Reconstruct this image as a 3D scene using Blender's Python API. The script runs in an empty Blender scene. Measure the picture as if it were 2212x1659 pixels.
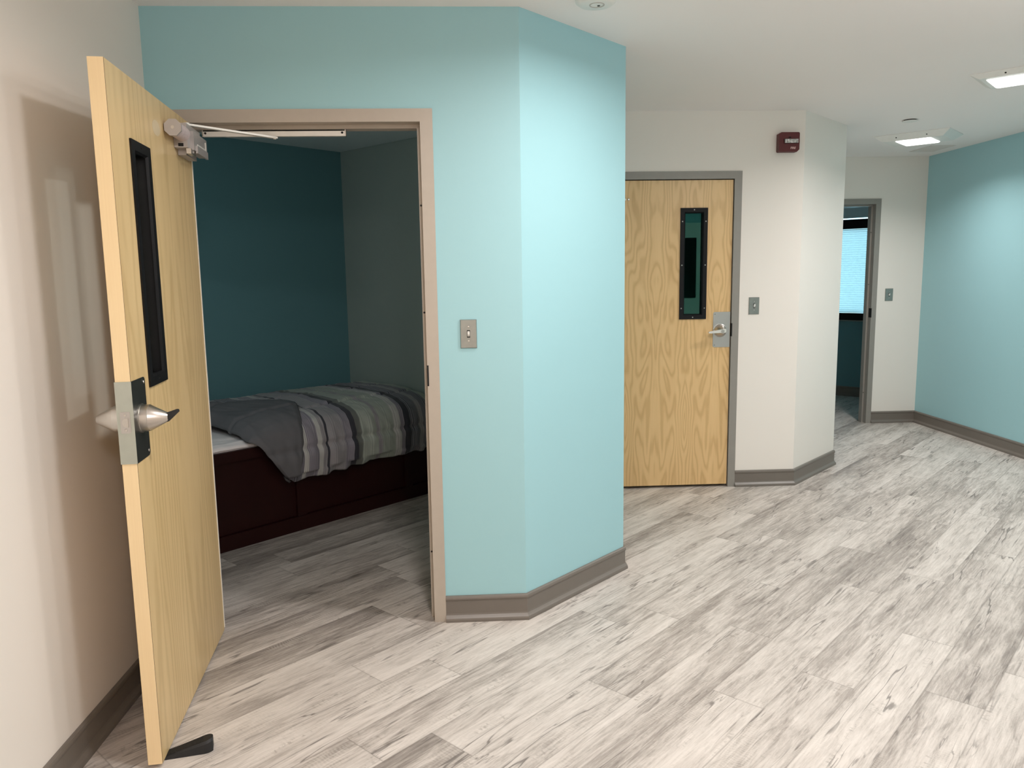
import bpy, bmesh, math, random
from mathutils import Vector, Matrix, noise
R2 = math.sqrt(0.5)
C = bpy.context.scene.collection
sc = bpy.context.scene

# ------------------------------------------------------------------ camera
F_PX, PITCH, ROLL, YAW, CAM_H = 1673.14, 0.1399, -0.0151, 0.0488, 1.5148
cy, sy, cp, sp = math.cos(YAW), math.sin(YAW), math.cos(PITCH), math.sin(PITCH)
fwd = Vector((sy*cp, cy*cp, -sp)); rt = Vector((cy, -sy, 0)); up = rt.cross(fwd)
cr, sr = math.cos(ROLL), math.sin(ROLL)
rt, up = cr*rt + sr*up, -sr*rt + cr*up
cd = bpy.data.cameras.new('camera'); cam = bpy.data.objects.new('camera', cd); C.objects.link(cam)
cd.sensor_fit = 'HORIZONTAL'; cd.sensor_width = 36.0; cd.lens = F_PX/2212*36.0; cd.clip_start = 0.02
m = Matrix.Identity(4)
for i in range(3):
    m[i][0], m[i][1], m[i][2] = rt[i], up[i], -fwd[i]
m[2][3] = CAM_H
cam.matrix_world = m
sc.camera = cam

# ------------------------------------------------------------------ world, exposure, lamps
sc.view_settings.view_transform = 'Standard'; sc.view_settings.look = 'None'
sc.view_settings.gamma = 1.0; sc.view_settings.use_curve_mapping = False
sc.view_settings.exposure = 0.0
w = bpy.data.worlds.new('daylight'); sc.world = w; w.use_nodes = True
bg = w.node_tree.nodes['Background']
bg.inputs[0].default_value = (0.50, 0.82, 1.0, 1); bg.inputs[1].default_value = 3.7
sc.cycles.max_bounces = 10; sc.cycles.diffuse_bounces = 6; sc.cycles.glossy_bounces = 4
sc.cycles.transmission_bounces = 6; sc.cycles.caustics_reflective = False; sc.cycles.caustics_refractive = False

def ceiling_lamp(name, x, y, power, sx, sy_, spread, z=2.525, col=(1.0, 0.95, 0.925), rot=-45):
    l = bpy.data.lights.new(name, 'AREA'); l.shape = 'RECTANGLE'; l.size = sx; l.size_y = sy_
    l.energy = power; l.color = col; l.spread = math.radians(spread)
    o = bpy.data.objects.new(name, l); C.objects.link(o); o.location = (x, y, z)
    o.rotation_euler = (0, 0, math.radians(rot)); return o
ceiling_lamp('lamp_near', 0.10, 1.86, 20, 0.24, 0.18, 170)
ceiling_lamp('lamp_center', 0.95, 2.82, 19, 0.20, 0.16, 170)
ceiling_lamp('fill_side', 2.35, 2.20, 11, 0.40, 0.24, 170)  # added unseen fill, brightens the right side of the corridor
ceiling_lamp('fill_behind', 0.40, -0.90, 27, 0.40, 0.30, 170)  # added unseen fill for soft frontal light
ceiling_lamp('lamp_second', 3.12, 4.30, 27, 0.40, 0.24, 160, z=2.528)
ceiling_lamp('lamp_far', 3.604, 6.268, 13, 0.25, 0.28, 145, z=2.505)
def fill_glow(name, x, y, power):
    # added unseen point fill, lifts the ceiling and upper walls
    l = bpy.data.lights.new(name, 'POINT'); l.energy = power; l.color = (1.0, 0.95, 0.92); l.shadow_soft_size = 0.10
    o = bpy.data.objects.new(name, l); C.objects.link(o); o.location = (x, y, 2.36)
fill_glow('fill_glow_side', 2.35, 2.20, 21); fill_glow('fill_glow_behind', 0.40, -0.90, 36)
# daylight through the bedroom's own window, out of view on the left
l = bpy.data.lights.new('bedroom_window', 'AREA'); l.shape = 'RECTANGLE'; l.size = 0.7; l.size_y = 1.0; l.energy = 2.3; l.color = (0.72, 0.95, 1.0)
o = bpy.data.objects.new('bedroom_window', l); C.objects.link(o); o.location = (-1.72, 3.90, 1.65)
o.rotation_euler = (math.radians(90), 0, math.radians(-45))

# ------------------------------------------------------------------ node helpers / materials
class NT:
    def __init__(s, name):
        s.m = bpy.data.materials.new(name); s.m.use_nodes = True
        s.t = s.m.node_tree; s.b = s.t.nodes['Principled BSDF']; s.out = s.t.nodes['Material Output']
    def n(s, typ, **kw):
        x = s.t.nodes.new(typ)
        for k, v in kw.items():
            if k.startswith('i_'):
                key = k[2:]; x.inputs[int(key) if key.isdigit() else key.replace('_', ' ')].default_value = v
            else: setattr(x, k, v)
        return x
    def l(s, a, b): s.t.links.new(a, b)
    def math(s, op, a, b=None, c=None):
        x = s.t.nodes.new('ShaderNodeMath'); x.operation = op
        for i, v in enumerate((a, b, c)):
            if v is None: continue
            if isinstance(v, (int, float)): x.inputs[i].default_value = v
            else: s.l(v, x.inputs[i])
        return x.outputs[0]
    def mix(s, f, a, b, blend='MIX'):
        x = s.t.nodes.new('ShaderNodeMix'); x.data_type = 'RGBA'; x.blend_type = blend
        for i, v in ((0, f), (6, a), (7, b)):
            if isinstance(v, (int, float)): x.inputs[i].default_value = v
            elif isinstance(v, tuple): x.inputs[i].default_value = v if len(v) == 4 else (*v, 1)
            else: s.l(v, x.inputs[i])
        return x.outputs[2]
    def ramp(s, f, stops, interp='LINEAR'):
        x = s.t.nodes.new('ShaderNodeValToRGB'); e = x.color_ramp; e.interpolation = interp
        while len(e.elements) < len(stops): e.elements.new(1.0)
        for el, (p, c) in zip(e.elements, stops):
            el.position = p; el.color = (c, c, c, 1) if isinstance(c, (int, float)) else (*c, 1)
        s.l(f, x.inputs[0]); return x.outputs[0]
    def noise(s, vec, scale, detail=2, rough=0.5, dist=0.0):
        x = s.n('ShaderNodeTexNoise'); x.inputs['Scale'].default_value = scale
        x.inputs['Detail'].default_value = detail; x.inputs['Roughness'].default_value = rough
        x.inputs['Distortion'].default_value = dist; s.l(vec, x.inputs['Vector']); return x.outputs['Fac']
    def comb(s, x, y, z):
        c = s.t.nodes.new('ShaderNodeCombineXYZ')
        for i, v in enumerate((x, y, z)):
            if isinstance(v, (int, float)): c.inputs[i].default_value = v
            else: s.l(v, c.inputs[i])
        return c.outputs[0]
    def coords(s):
        t = s.t.nodes.new('ShaderNodeTexCoord'); x = s.t.nodes.new('ShaderNodeSeparateXYZ')
        s.l(t.outputs['Object'], x.inputs[0]); return t.outputs['Object'], x.outputs
    def bump(s, h, strength=0.2, dist=0.002):
        b = s.n('ShaderNodeBump'); b.inputs['Strength'].default_value = strength; b.inputs['Distance'].default_value = dist
        s.l(h, b.inputs['Height']); s.l(b.outputs[0], s.b.inputs['Normal'])

def lin(r, g, b):
    f = lambda c: (c/255/12.92) if c/255 <= 0.04045 else ((c/255+0.055)/1.055)**2.4
    return (f(r), f(g), f(b))

def plain(name, col, rough=0.5, metal=0.0, var=0.04, scale=30, bump=0.0, spec=0.5):
    k = NT(name); v, _ = k.coords(); f = k.noise(v, scale, 3)
    a = tuple(c*(1-var) for c in col); b = tuple(min(1, c*(1+var)) for c in col)
    k.l(k.mix(f, a, b), k.b.inputs['Base Color'])
    k.b.inputs['Roughness'].default_value = rough; k.b.inputs['Metallic'].default_value = metal
    k.b.inputs['Specular IOR Level'].default_value = spec
    if bump: k.bump(k.noise(v, scale*6, 2), bump, 0.001)
    return k.m

def paint(name, col, rough=0.45):
    k = NT(name); v, _ = k.coords(); f = k.noise(v, 1.5, 2)
    k.l(k.mix(f, tuple(c*0.985 for c in col), tuple(min(1, c*1.015) for c in col)), k.b.inputs['Base Color'])
    k.b.inputs['Roughness'].default_value = rough; k.b.inputs['Specular IOR Level'].default_value = 0.3
    k.bump(k.noise(v, 260, 2), 0.08, 0.0006); return k.m

M = {}
M['cream'] = paint('cream wall paint', (0.80, 0.755, 0.70))
M['teal'] = paint('pale teal wall paint', (0.345, 0.585, 0.632))
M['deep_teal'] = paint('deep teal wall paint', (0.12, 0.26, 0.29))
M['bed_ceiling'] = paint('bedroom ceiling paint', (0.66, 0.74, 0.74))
M['shaded_cream'] = paint('shaded cream wall paint', (0.34, 0.40, 0.37))  # cream wall with the bedroom's shade put into its colour
M['ceiling'] = paint('ceiling paint', (0.93, 0.875, 0.855), 0.6)
M['frame1'] = plain('light taupe frame enamel', (0.45, 0.395, 0.335), 0.4)
M['frame2'] = plain('grey frame enamel', (0.27, 0.255, 0.23), 0.4)
M['base'] = plain('taupe baseboard vinyl', (0.165, 0.145, 0.125), 0.38)
M['black'] = plain('black lite frame enamel', (0.006, 0.006, 0.007), 0.5, 0, 0.04, 30, 0, 0.2)
M['void'] = plain('black recess', (0.004, 0.004, 0.004), 0.8)
M['steel'] = plain('brushed steel', (0.62, 0.59, 0.55), 0.3, 1.0)
M['plate'] = plain('satin stainless plate', (0.56, 0.54, 0.52), 0.36, 1.0, 0.08, 8)
M['zinc'] = plain('dull zinc plate', (0.50, 0.53, 0.47), 0.42, 0.8, 0.12, 22)
M['alu'] = plain('painted aluminium', (0.80, 0.78, 0.73), 0.4, 0.1)
M['closer'] = plain('closer grey casting', (0.46, 0.43, 0.42), 0.38, 0.35)
M['white'] = plain('white plastic', (0.80, 0.79, 0.76), 0.4)
M['rubber'] = plain('black rubber', (0.012, 0.012, 0.013), 0.6)
M['red'] = plain('red alarm plastic', (0.095, 0.007, 0.008), 0.4)
M['letters'] = plain('pale lettering', (0.75, 0.5, 0.48), 0.5)
M['mahogany'] = plain('dark mahogany laminate', (0.022, 0.0045, 0.004), 0.45, 0, 0.25, 6, 0.0, 0.25)
M['sheet'] = plain('pale grey sheet', (0.90, 0.85, 0.85), 0.85, 0, 0.06, 9, 0.05)
M['lining'] = plain('charcoal lining cloth', (0.135, 0.135, 0.145), 0.85, 0, 0.10, 9, 0.05)
M['grille'] = plain('grey grille enamel', (0.74, 0.70, 0.67), 0.6)
M['gap_shade_indicator'] = plain('dark gap', (0.03, 0.03, 0.03), 0.8)
M['label'] = plain('pale pink printed label', (0.60, 0.50, 0.50), 0.5, 0, 0.2, 90)

def mk_glass(name, col, rough=0.02):
    k = NT(name); v, _ = k.coords()
    k.l(k.mix(k.noise(v, 3, 1), col, tuple(c*1.05 for c in col)), k.b.inputs['Base Color'])
    k.b.inputs['Roughness'].default_value = rough; k.b.inputs['Transmission Weight'].default_value = 1.0
    k.b.inputs['IOR'].default_value = 1.45
    return k.m
def mk_pane(name='thin window glass', tint=(0.90, 0.93, 0.91), refl=(1, 1, 1), ior=1.5):
    # thin pane: straight-through light tinted, with a clear reflection at grazing angles
    k = NT(name); v, _ = k.coords()
    tr = k.n('ShaderNodeBsdfTransparent'); gl = k.n('ShaderNodeBsdfGlossy'); gl.inputs['Roughness'].default_value = 0.01
    k.l(k.mix(k.noise(v, 2, 1), tint, tuple(c*1.03 for c in tint)), tr.inputs[0]); gl.inputs[0].default_value = (*refl, 1)
    lw = k.n('ShaderNodeLayerWeight'); lw.inputs['Blend'].default_value = 0.5
    f0 = ((ior-1)/(ior+1))**2
    fac = k.math('MULTIPLY_ADD', k.math('POWER', lw.outputs['Facing'], 5.0), 1-f0, f0)
    mx = k.n('ShaderNodeMixShader'); k.l(fac, mx.inputs[0]); k.l(tr.outputs[0], mx.inputs[1]); k.l(gl.outputs[0], mx.inputs[2])
    k.l(mx.outputs[0], k.out.inputs[0]); return k.m
M['pane'] = mk_pane()
M['tinted'] = mk_pane('teal tinted glass', (0.45, 0.75, 0.70), (0.42, 0.92, 0.80), 1.75)
def mk_emit(name, col, st):
    k = NT(name); v, _ = k.coords()
    k.l(k.mix(k.noise(v, 40, 1), col, tuple(c*0.97 for c in col)), k.b.inputs['Emission Color'])
    k.b.inputs['Base Color'].default_value = (0.8, 0.8, 0.8, 1); k.b.inputs['Emission Strength'].default_value = st
    return k.m
M['lens'] = mk_emit('lit lamp lens', (1.0, 0.97, 0.93), 3.0)

def mk_strobe():
    k = NT('clear strobe lens'); v, o = k.coords()
    f = k.noise(v, 70, 3, 0.6)
    k.l(k.ramp(f, [(0.3, (0.12, 0.12, 0.11)), (0.5, (0.5, 0.49, 0.47)), (0.68, (0.9, 0.9, 0.88))]), k.b.inputs['Base Color'])
    k.b.inputs['Roughness'].default_value = 0.15; return k.m
M['strobe'] = mk_strobe()

def mk_worn_plate():
    # switch plate in brushed steel; it mirrors the room around it
    k = NT('brushed switch plate steel'); v, o = k.coords()
    k.l(k.mix(k.noise(v, 40, 2), (0.30, 0.31, 0.29), (0.38, 0.39, 0.36)), k.b.inputs['Base Color'])
    k.b.inputs['Metallic'].default_value = 0.85; k.b.inputs['Roughness'].default_value = 0.35; return k.m
M['switch_plate'] = mk_worn_plate()

def mk_wood(name, light, dark, figure, seam=0.21, vert=1.0, lines=15.0):
    """veneer: object X runs across the leaf, Z up; book-matched flitches give mirrored cathedrals"""
    k = NT(name); v, o = k.coords()
    u = k.math('PINGPONG', k.math('ADD', o[0], 5*seam*2+0.03), seam)
    field = k.noise(k.comb(k.math('MULTIPLY', u, 5.2), 0.3, k.math('MULTIPLY', o[2], 1.15*vert)), 1.0, 2.2, 0.45, 0.35)
    par = k.math('MULTIPLY', k.math('MULTIPLY', u, u), 7.0)
    ph = k.math('MULTIPLY', k.math('ADD', field, par), lines*6.283)
    wob = k.noise(k.comb(k.math('MULTIPLY', o[0], 26), 1.7, k.math('MULTIPLY', o[2], 9)), 1.0, 3)
    ph = k.math('ADD', ph, k.math('MULTIPLY', wob, 2.6))
    ring = k.math('POWER', k.math('MULTIPLY_ADD', k.math('SINE', ph), 0.5, 0.5), 2.2)
    big = k.noise(k.comb(k.math('MULTIPLY', o[0], 7), 3.1, k.math('MULTIPLY', o[2], 0.8)), 1.0, 3)
    fine = k.noise(k.comb(k.math('MULTIPLY', o[0], 230), k.math('MULTIPLY', o[1], 230), k.math('MULTIPLY', o[2], 5)), 1.0, 3)
    f = k.math('ADD', k.math('MULTIPLY', ring, figure), k.math('MULTIPLY', big, 0.45))
    f = k.math('ADD', f, k.math('MULTIPLY', fine, 0.26))
    f = k.math('SUBTRACT', f, 0.10)
    k.l(k.mix(f, light, dark), k.b.inputs['Base Color'])
    k.b.inputs['Roughness'].default_value = 0.38; k.b.inputs['Specular IOR Level'].default_value = 0.4
    k.b.inputs['Coat Weight'].default_value = 0.12; k.b.inputs['Coat Roughness'].default_value = 0.25
    return k.m
M['wood1'] = mk_wood('pale maple veneer', (0.78, 0.58, 0.31), (0.44, 0.29, 0.115), 0.26, 0.30, 0.6, 7)
M['wood2'] = mk_wood('rotary birch veneer', (0.80, 0.55, 0.275), (0.46, 0.27, 0.10), 0.34)
M['edge_wood'] = mk_wood('maple edge band', (0.97, 0.77, 0.47), (0.70, 0.48, 0.23), 0.05, 0.4, 0.3, 5)

# floor planks: rows 0.1935 wide along the 45 degree direction, 1.29 long, staggered
ROW_W, PLANK_L, ROW0 = 0.1935, 1.29, 0.669
def mk_floor():
    k = NT('pale grey oak vinyl plank'); v, o = k.coords()
    u = k.math('MULTIPLY', k.math('ADD', o[0], o[1]), R2)
    vv = k.math('MULTIPLY', k.math('SUBTRACT', o[1], o[0]), R2)
    rowf = k.math('DIVIDE', k.math('SUBTRACT', vv, ROW0), ROW_W)
    row = k.math('FLOOR', rowf); fr = k.math('FRACT', rowf)
    known = {0: 3.37, 1: 2.784, 2: 2.445, 3: 2.97, 4: 2.205, 5: 1.59, 6: 1.386, 7: 1.92, 10: 2.09}
    rnd = random.Random(4); K0, N = -12, 32
    stops = []
    for i in range(N):
        kk = K0 + i
        off = known.get(kk, rnd.uniform(0, PLANK_L)) % PLANK_L
        stops.append((i/N, off/PLANK_L))
    off = k.ramp(k.math('ADD', k.math('DIVIDE', k.math('SUBTRACT', row, K0), N), 0.5/N), stops, 'CONSTANT')
    colf = k.math('SUBTRACT', k.math('DIVIDE', u, PLANK_L), off)
    col = k.math('FLOOR', colf); fc = k.math('FRACT', colf)
    wn = k.n('ShaderNodeTexWhiteNoise', noise_dimensions='2D'); k.l(k.comb(row, col, 0), wn.inputs['Vector'])
    r1 = wn.outputs['Value']
    sepc = k.n('ShaderNodeSeparateColor'); k.l(wn.outputs['Color'], sepc.inputs[0])
    r2, r3 = sepc.outputs[1], sepc.outputs[2]
    su = k.math('ADD', u, k.math('MULTIPLY', r1, 37.0)); sv = k.math('ADD', vv, k.math('MULTIPLY', r2, 23.0))
    P = lambda a, b, z=0.0: k.comb(k.math('MULTIPLY', su, a), k.math('MULTIPLY', sv, b), z)
    # broad cloudy tone along the plank, darker at one long side on many planks
    cloud = k.noise(P(1.25, 8.0), 1.0, 5, 0.66, 0.5)
    cloud2 = k.noise(P(5.5, 36.0, 4.0), 1.0, 5, 0.72, 0.9)
    grain = k.noise(P(6.0, 120.0), 1.0, 3, 0.6, 0.2)
    fine = k.noise(P(60.0, 420.0), 1.0, 2, 0.6)
    side = k.math('ABSOLUTE', k.math('SUBTRACT', fr, k.math('ROUND', r3)))       # 0 at one long edge
    sidem = k.math('MULTIPLY', k.math('POWER', k.math('SUBTRACT', 1.0, side), 2.0), r2)
    tone = k.math('ADD', k.math('MULTIPLY', cloud, 0.62), k.math('MULTIPLY', cloud2, 0.58))
    tone = k.math('ADD', tone, k.math('MULTIPLY', r1, 0.19))
    tone = k.math('ADD', tone, k.math('MULTIPLY', sidem, 0.22))
    tone = k.math('ADD', tone, k.math('MULTIPLY', grain, 0.42))
    tone = k.math('ADD', tone, k.math('MULTIPLY', fine, 0.14))
    base = k.ramp(k.math('SUBTRACT', tone, 0.515), [(0.30, (0.65, 0.60, 0.555)), (0.46, (0.53, 0.485, 0.445)), (0.60, (0.36, 0.323, 0.292)), (0.76, (0.22, 0.194, 0.174))])
    # saw marks across the grain in patches
    saw = k.math('SINE', k.math('ADD', k.math('MULTIPLY', su, 520.0), k.math('MULTIPLY', k.noise(P(18, 24, 2.0), 1.0, 2), 16.0)))
    sawm = k.math('MULTIPLY', k.ramp(k.noise(P(2.6, 8.0, 7.0), 1.0, 2), [(0.50, 0.0), (0.66, 1.0)]), k.math('MULTIPLY_ADD', saw, 0.5, 0.5))
    base = k.mix(k.math('MULTIPLY', sawm, 0.22), base, (0.72, 0.67, 0.61))
    # dark torn patches (short ragged dashes across the grain)
    torn = k.math('MULTIPLY', k.ramp(k.noise(P(70, 30, 11.0), 1.0, 3, 0.6), [(0.52, 0.0), (0.62, 1.0)]), k.ramp(k.noise(P(3.2, 16.0, 12.0), 1.0, 2), [(0.60, 0.0), (0.68, 1.0)]))
    base = k.mix(k.math('MULTIPLY', torn, 0.42), base, (0.20, 0.175, 0.15))
    # long hairline cracks: level set of a stretched noise, kept only here and there
    cn = k.noise(P(0.75, 9.0, 21.0), 1.0, 3.5, 0.5, 0.0)
    line = k.ramp(k.math('ABSOLUTE', k.math('SUBTRACT', cn, 0.5)), [(0.0, 1.0), (0.004, 0.9), (0.009, 0.0)])
    cm = k.ramp(k.noise(P(1.8, 5.0, 31.0), 1.0, 2), [(0.50, 0.0), (0.57, 1.0)])
    crack = k.math('MULTIPLY', line, cm)
    base = k.mix(k.math('MULTIPLY', crack, 0.72), base, (0.11, 0.095, 0.085))
    cn2 = k.noise(P(1.1, 14.0, 41.0), 1.0, 4.0, 0.55, 0.0)
    line2 = k.ramp(k.math('ABSOLUTE', k.math('SUBTRACT', cn2, 0.5)), [(0.0, 1.0), (0.006, 0.7), (0.012, 0.0)])
    crack2 = k.math('MULTIPLY', line2, k.ramp(k.noise(P(3.0, 8.0, 51.0), 1.0, 1), [(0.54, 0.0), (0.61, 1.0)]))
    base = k.mix(k.math('MULTIPLY', crack2, 0.6), base, (0.11, 0.095, 0.085))
    # knots
    vo = k.n('ShaderNodeTexVoronoi'); vo.inputs['Scale'].default_value = 1.0; k.l(P(2.2, 4.6, 5.0), vo.inputs['Vector'])
    kd = vo.outputs['Distance']
    knot = k.math('MULTIPLY', k.ramp(kd, [(0.0, 0.2), (0.05, 1.0), (0.085, 0.55), (0.15, 0.0)]), k.math('MULTIPLY_ADD', k.math('SINE', k.math('MULTIPLY', kd, 190.0)), 0.3, 0.7))
    base = k.mix(k.math('MULTIPLY', knot, 0.18), base, (0.20, 0.17, 0.145))
    # joints
    e1 = k.math('MULTIPLY', k.math('MINIMUM', fr, k.math('SUBTRACT', 1.0, fr)), ROW_W)
    e2 = k.math('MULTIPLY', k.math('MINIMUM', fc, k.math('SUBTRACT', 1.0, fc)), PLANK_L)
    j = k.ramp(k.math('MINIMUM', e1, e2), [(0.0, 1.0), (0.0012, 0.0)])
    base = k.mix(k.math('MULTIPLY', j, 0.45), base, (0.16, 0.14, 0.12))
    k.l(base, k.b.inputs['Base Color'])
    k.l(k.math('MULTIPLY_ADD', cloud2, 0.15, 0.40), k.b.inputs['Roughness'])
    k.b.inputs['Specular IOR Level'].default_value = 0.35
    h = k.math('SUBTRACT', k.math('MULTIPLY', grain, 0.5), k.math('ADD', k.math('MULTIPLY', crack, 0.6), j))
    k.bump(h, 0.12, 0.001)
    return k.m
M['floor'] = mk_floor()

def mk_comforter():
    """stripes run across the bed: object X is the bed's long direction"""
    k = NT('striped comforter cotton'); v, o = k.coords()
    wob = k.math('MULTIPLY', k.noise(v, 3.0, 2), 0.012)
    s = k.math('ADD', o[0], wob)
    K = {'k': (0.035, 0.035, 0.048), 'd': (0.10, 0.10, 0.125), 'p': (0.21, 0.195, 0.235), 'm': (0.34, 0.325, 0.34), 'g': (0.40, 0.44, 0.385), 'l': (0.56, 0.56, 0.54), 'o': (0.16, 0.17, 0.155)}
    seq = [(1.60, 'd'), (1.68, 'm'), (1.76, 'k'), (1.82, 'l'), (1.86, 'd'), (1.96, 'g'), (2.06, 'p'), (2.12, 'k'), (2.16, 'm'), (2.26, 'd'), (2.33, 'l'), (2.36, 'd'), (2.485, 'l'), (2.515, 'p'), (2.595, 'l'), (2.63, 'm'), (2.655, 'k'), (2.675, 'm'), (2.79, 'p'), (2.85, 'k'), (2.885, 'o'), (2.925, 'g'), (3.04, 'm'), (3.07, 'g'), (3.19, 'l'), (3.245, 'p'), (3.275, 'k'), (3.325, 'd'), (3.40, 'm'), (3.44, 'd'), (3.50, 'g')]
    nm = lambda t: (t-1.6)/2.0
    f01 = k.math('MULTIPLY', k.math('SUBTRACT', s, 1.6), 0.5)
    band = k.ramp(f01, [(nm(t), K[c]) for t, c in seq], 'CONSTANT')
    PM = {'d': 1.0, 'p': 0.75, 'm': 0.3, 'g': 0.22, 'l': 0.1, 'k': 0.0, 'o': 0.4}
    pm = k.ramp(f01, [(nm(t), PM[c]) for t, c in seq], 'CONSTANT')
    pin = k.math('GREATER_THAN', k.math('SINE', k.math('ADD', k.math('MULTIPLY', s, 560.0), k.math('MULTIPLY', k.math('SINE', k.math('MULTIPLY', s, 91.0)), 3.0))), 0.1)
    k.l(k.mix(k.math('MULTIPLY', k.math('MULTIPLY', pin, pm), 0.75), band, (0.45, 0.44, 0.46)), k.b.inputs['Base Color'])
    # light bands carry dark pins, dark bands light ones
    dk = k.mix(k.math('MULTIPLY', k.math('MULTIPLY', pin, k.math('LESS_THAN', pm, 0.5)), 0.25), band, (0.06, 0.06, 0.07))
    k.l(k.mix(k.math('MULTIPLY', k.math('MULTIPLY', pin, k.math('GREATER_THAN', pm, 0.5)), 0.45), dk, (0.42, 0.40, 0.43)), k.b.inputs['Base Color'])
    k.b.inputs['Roughness'].default_value = 0.7; k.b.inputs['Sheen Weight'].default_value = 0.15
    k.bump(k.noise(v, 300, 2), 0.1, 0.0006); return k.m
M['comforter'] = mk_comforter()

def mk_shade():
    k = NT('pleated translucent shade'); v, o = k.coords()
    d = k.n('ShaderNodeBsdfDiffuse'); t = k.n('ShaderNodeBsdfTranslucent'); mx = k.n('ShaderNodeMixShader'); mx.inputs[0].default_value = 0.62
    c = k.mix(k.noise(v, 6, 1), (0.74, 0.84, 0.86), (0.80, 0.88, 0.90)); k.l(c, d.inputs[0]); k.l(c, t.inputs[0])
    k.l(d.outputs[0], mx.inputs[1]); k.l(t.outputs[0], mx.inputs[2]); k.l(mx.outputs[0], k.out.inputs[0]); return k.m
M['shade'] = mk_shade()
M['valance'] = plain('blue grey valance', (0.50, 0.64, 0.68), 0.6)

# ------------------------------------------------------------------ mesh helpers
def link(name, bm, mat, parent=None, smooth=False, bev=0.0, seg=2):
    if bev:
        bmesh.ops.bevel(bm, geom=[e for e in bm.edges if len(e.link_faces) == 2 and e.calc_face_angle(0) > 0.5], offset=bev, segments=seg, affect='EDGES', profile=0.5, clamp_overlap=True)
    bmesh.ops.recalc_face_normals(bm, faces=bm.faces)
    me = bpy.data.meshes.new(name); bm.to_mesh(me); bm.free()
    o = bpy.data.objects.new(name, me); C.objects.link(o)
    for mm in (mat if isinstance(mat, (list, tuple)) else [mat]): me.materials.append(mm)
    if smooth:
        for p in me.polygons: p.use_smooth = True
    if parent is not None: o.parent = parent
    return o
def NB(): return bmesh.new()
def box(bm, x0, x1, y0, y1, z0, z1):
    vs = [bm.verts.new((x, y, z)) for z in (z0, z1) for x, y in ((x0, y0), (x1, y0), (x1, y1), (x0, y1))]
    for f in ((3, 2, 1, 0), (4, 5, 6, 7), (0, 1, 5, 4), (1, 2, 6, 5), (2, 3, 7, 6), (3, 0, 4, 7)): bm.faces.new([vs[i] for i in f])
    return vs
def prism(bm, poly, z0, z1):
    a = [bm.verts.new((x, y, z0)) for x, y in poly]; b = [bm.verts.new((x, y, z1)) for x, y in poly]
    n = len(poly); bm.faces.new(list(reversed(a))); bm.faces.new(b)
    for i in range(n): bm.faces.new((a[i], a[(i+1) % n], b[(i+1) % n], b[i]))
def prism_axis(bm, poly, o, ax, ay, az, h0, h1):
    """poly in the plane (ax, ay) at origin o, extruded along az from h0 to h1"""
    o, ax, ay, az = Vector(o), Vector(ax), Vector(ay), Vector(az)
    a = [bm.verts.new(o+ax*x+ay*y+az*h0) for x, y in poly]; b = [bm.verts.new(o+ax*x+ay*y+az*h1) for x, y in poly]
    n = len(poly); bm.faces.new(list(reversed(a))); bm.faces.new(b)
    for i in range(n): bm.faces.new((a[i], a[(i+1) % n], b[(i+1) % n], b[i]))
def lathe(bm, prof, o, axis, seg=32, ref=(0, 0, 1)):
    """profile (dist along axis, radius)"""
    o, az = Vector(o), Vector(axis).normalized(); ax = az.cross(Vector(ref))
    if ax.length < 1e-4: ax = az.cross(Vector((1, 0, 0)))
    ax.normalize(); ay = az.cross(ax)
    rings = []
    for d, r in prof:
        if r < 1e-6: rings.append([bm.verts.new(o+az*d)])
        else: rings.append([bm.verts.new(o+az*d+ax*(r*math.cos(2*math.pi*i/seg))+ay*(r*math.sin(2*math.pi*i/seg))) for i in range(seg)])
    for A, B in zip(rings, rings[1:]):
        for i in range(seg):
            j = (i+1) % seg
            if len(A) == 1 and len(B) == 1: continue
            if len(A) == 1: bm.faces.new((A[0], B[i], B[j]))
            elif len(B) == 1: bm.faces.new((A[i], A[j], B[0]))
            else: bm.faces.new((A[i], A[j], B[j], B[i]))
    if len(rings[0]) > 1: bm.faces.new(list(reversed(rings[0])))
    if len(rings[-1]) > 1: bm.faces.new(rings[-1])
def rounded(x0, x1, y0, y1, r, n=4, corners=(1, 1, 1, 1)):
    """corner order: bottom-left, bottom-right, top-right, top-left"""
    out = []
    for (cx_, cy_, a0), on in zip(((x0, y0, 180), (x1, y0, 270), (x1, y1, 0), (x0, y1, 90)), corners):
        if not on: out.append((cx_, cy_)); continue
        ox = cx_ + (r if cx_ == x0 else -r); oy = cy_ + (r if cy_ == y0 else -r)
        for i in range(n+1):
            a = math.radians(a0 + 90*i/n); out.append((ox+r*math.cos(a), oy+r*math.sin(a)))
    return out

def tag(o, label=None, cat=None, group=None, kind=None):
    if label: o['label'] = label
    if cat: o['category'] = cat
    if group: o['group'] = group
    if kind: o['kind'] = kind
    return o
def struct(o, label, cat): return tag(o, label, cat, kind='structure')
def empty(name, loc, rz=0.0):
    o = bpy.data.objects.new(name, None); C.objects.link(o); o.location = loc; o.rotation_euler = (0, 0, rz); o.empty_display_size = 0.1
    return o

# ------------------------------------------------------------------ plan of the place
HC, HR, TH = 2.576, 2.446, 0.13
YA, YB, YC = 3.269, 5.279, 7.406
XL, XR = -1.279, 4.380
P1 = (XL, YA); P2 = (0.2085, YA); P3 = (0.7495, 3.8162); Q = (0.7495, YB)
P4 = (2.2549, YB); P5 = (2.8030, 5.8200); S = (2.8030, YC); P6 = (XR, YC)
DH, FW = 2.134, 0.051                        # door opening height, frame face width
DO1 = (-1.175, -0.198); DO2 = (0.866, 1.7804); DO3 = (2.966, 3.8799)

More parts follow.
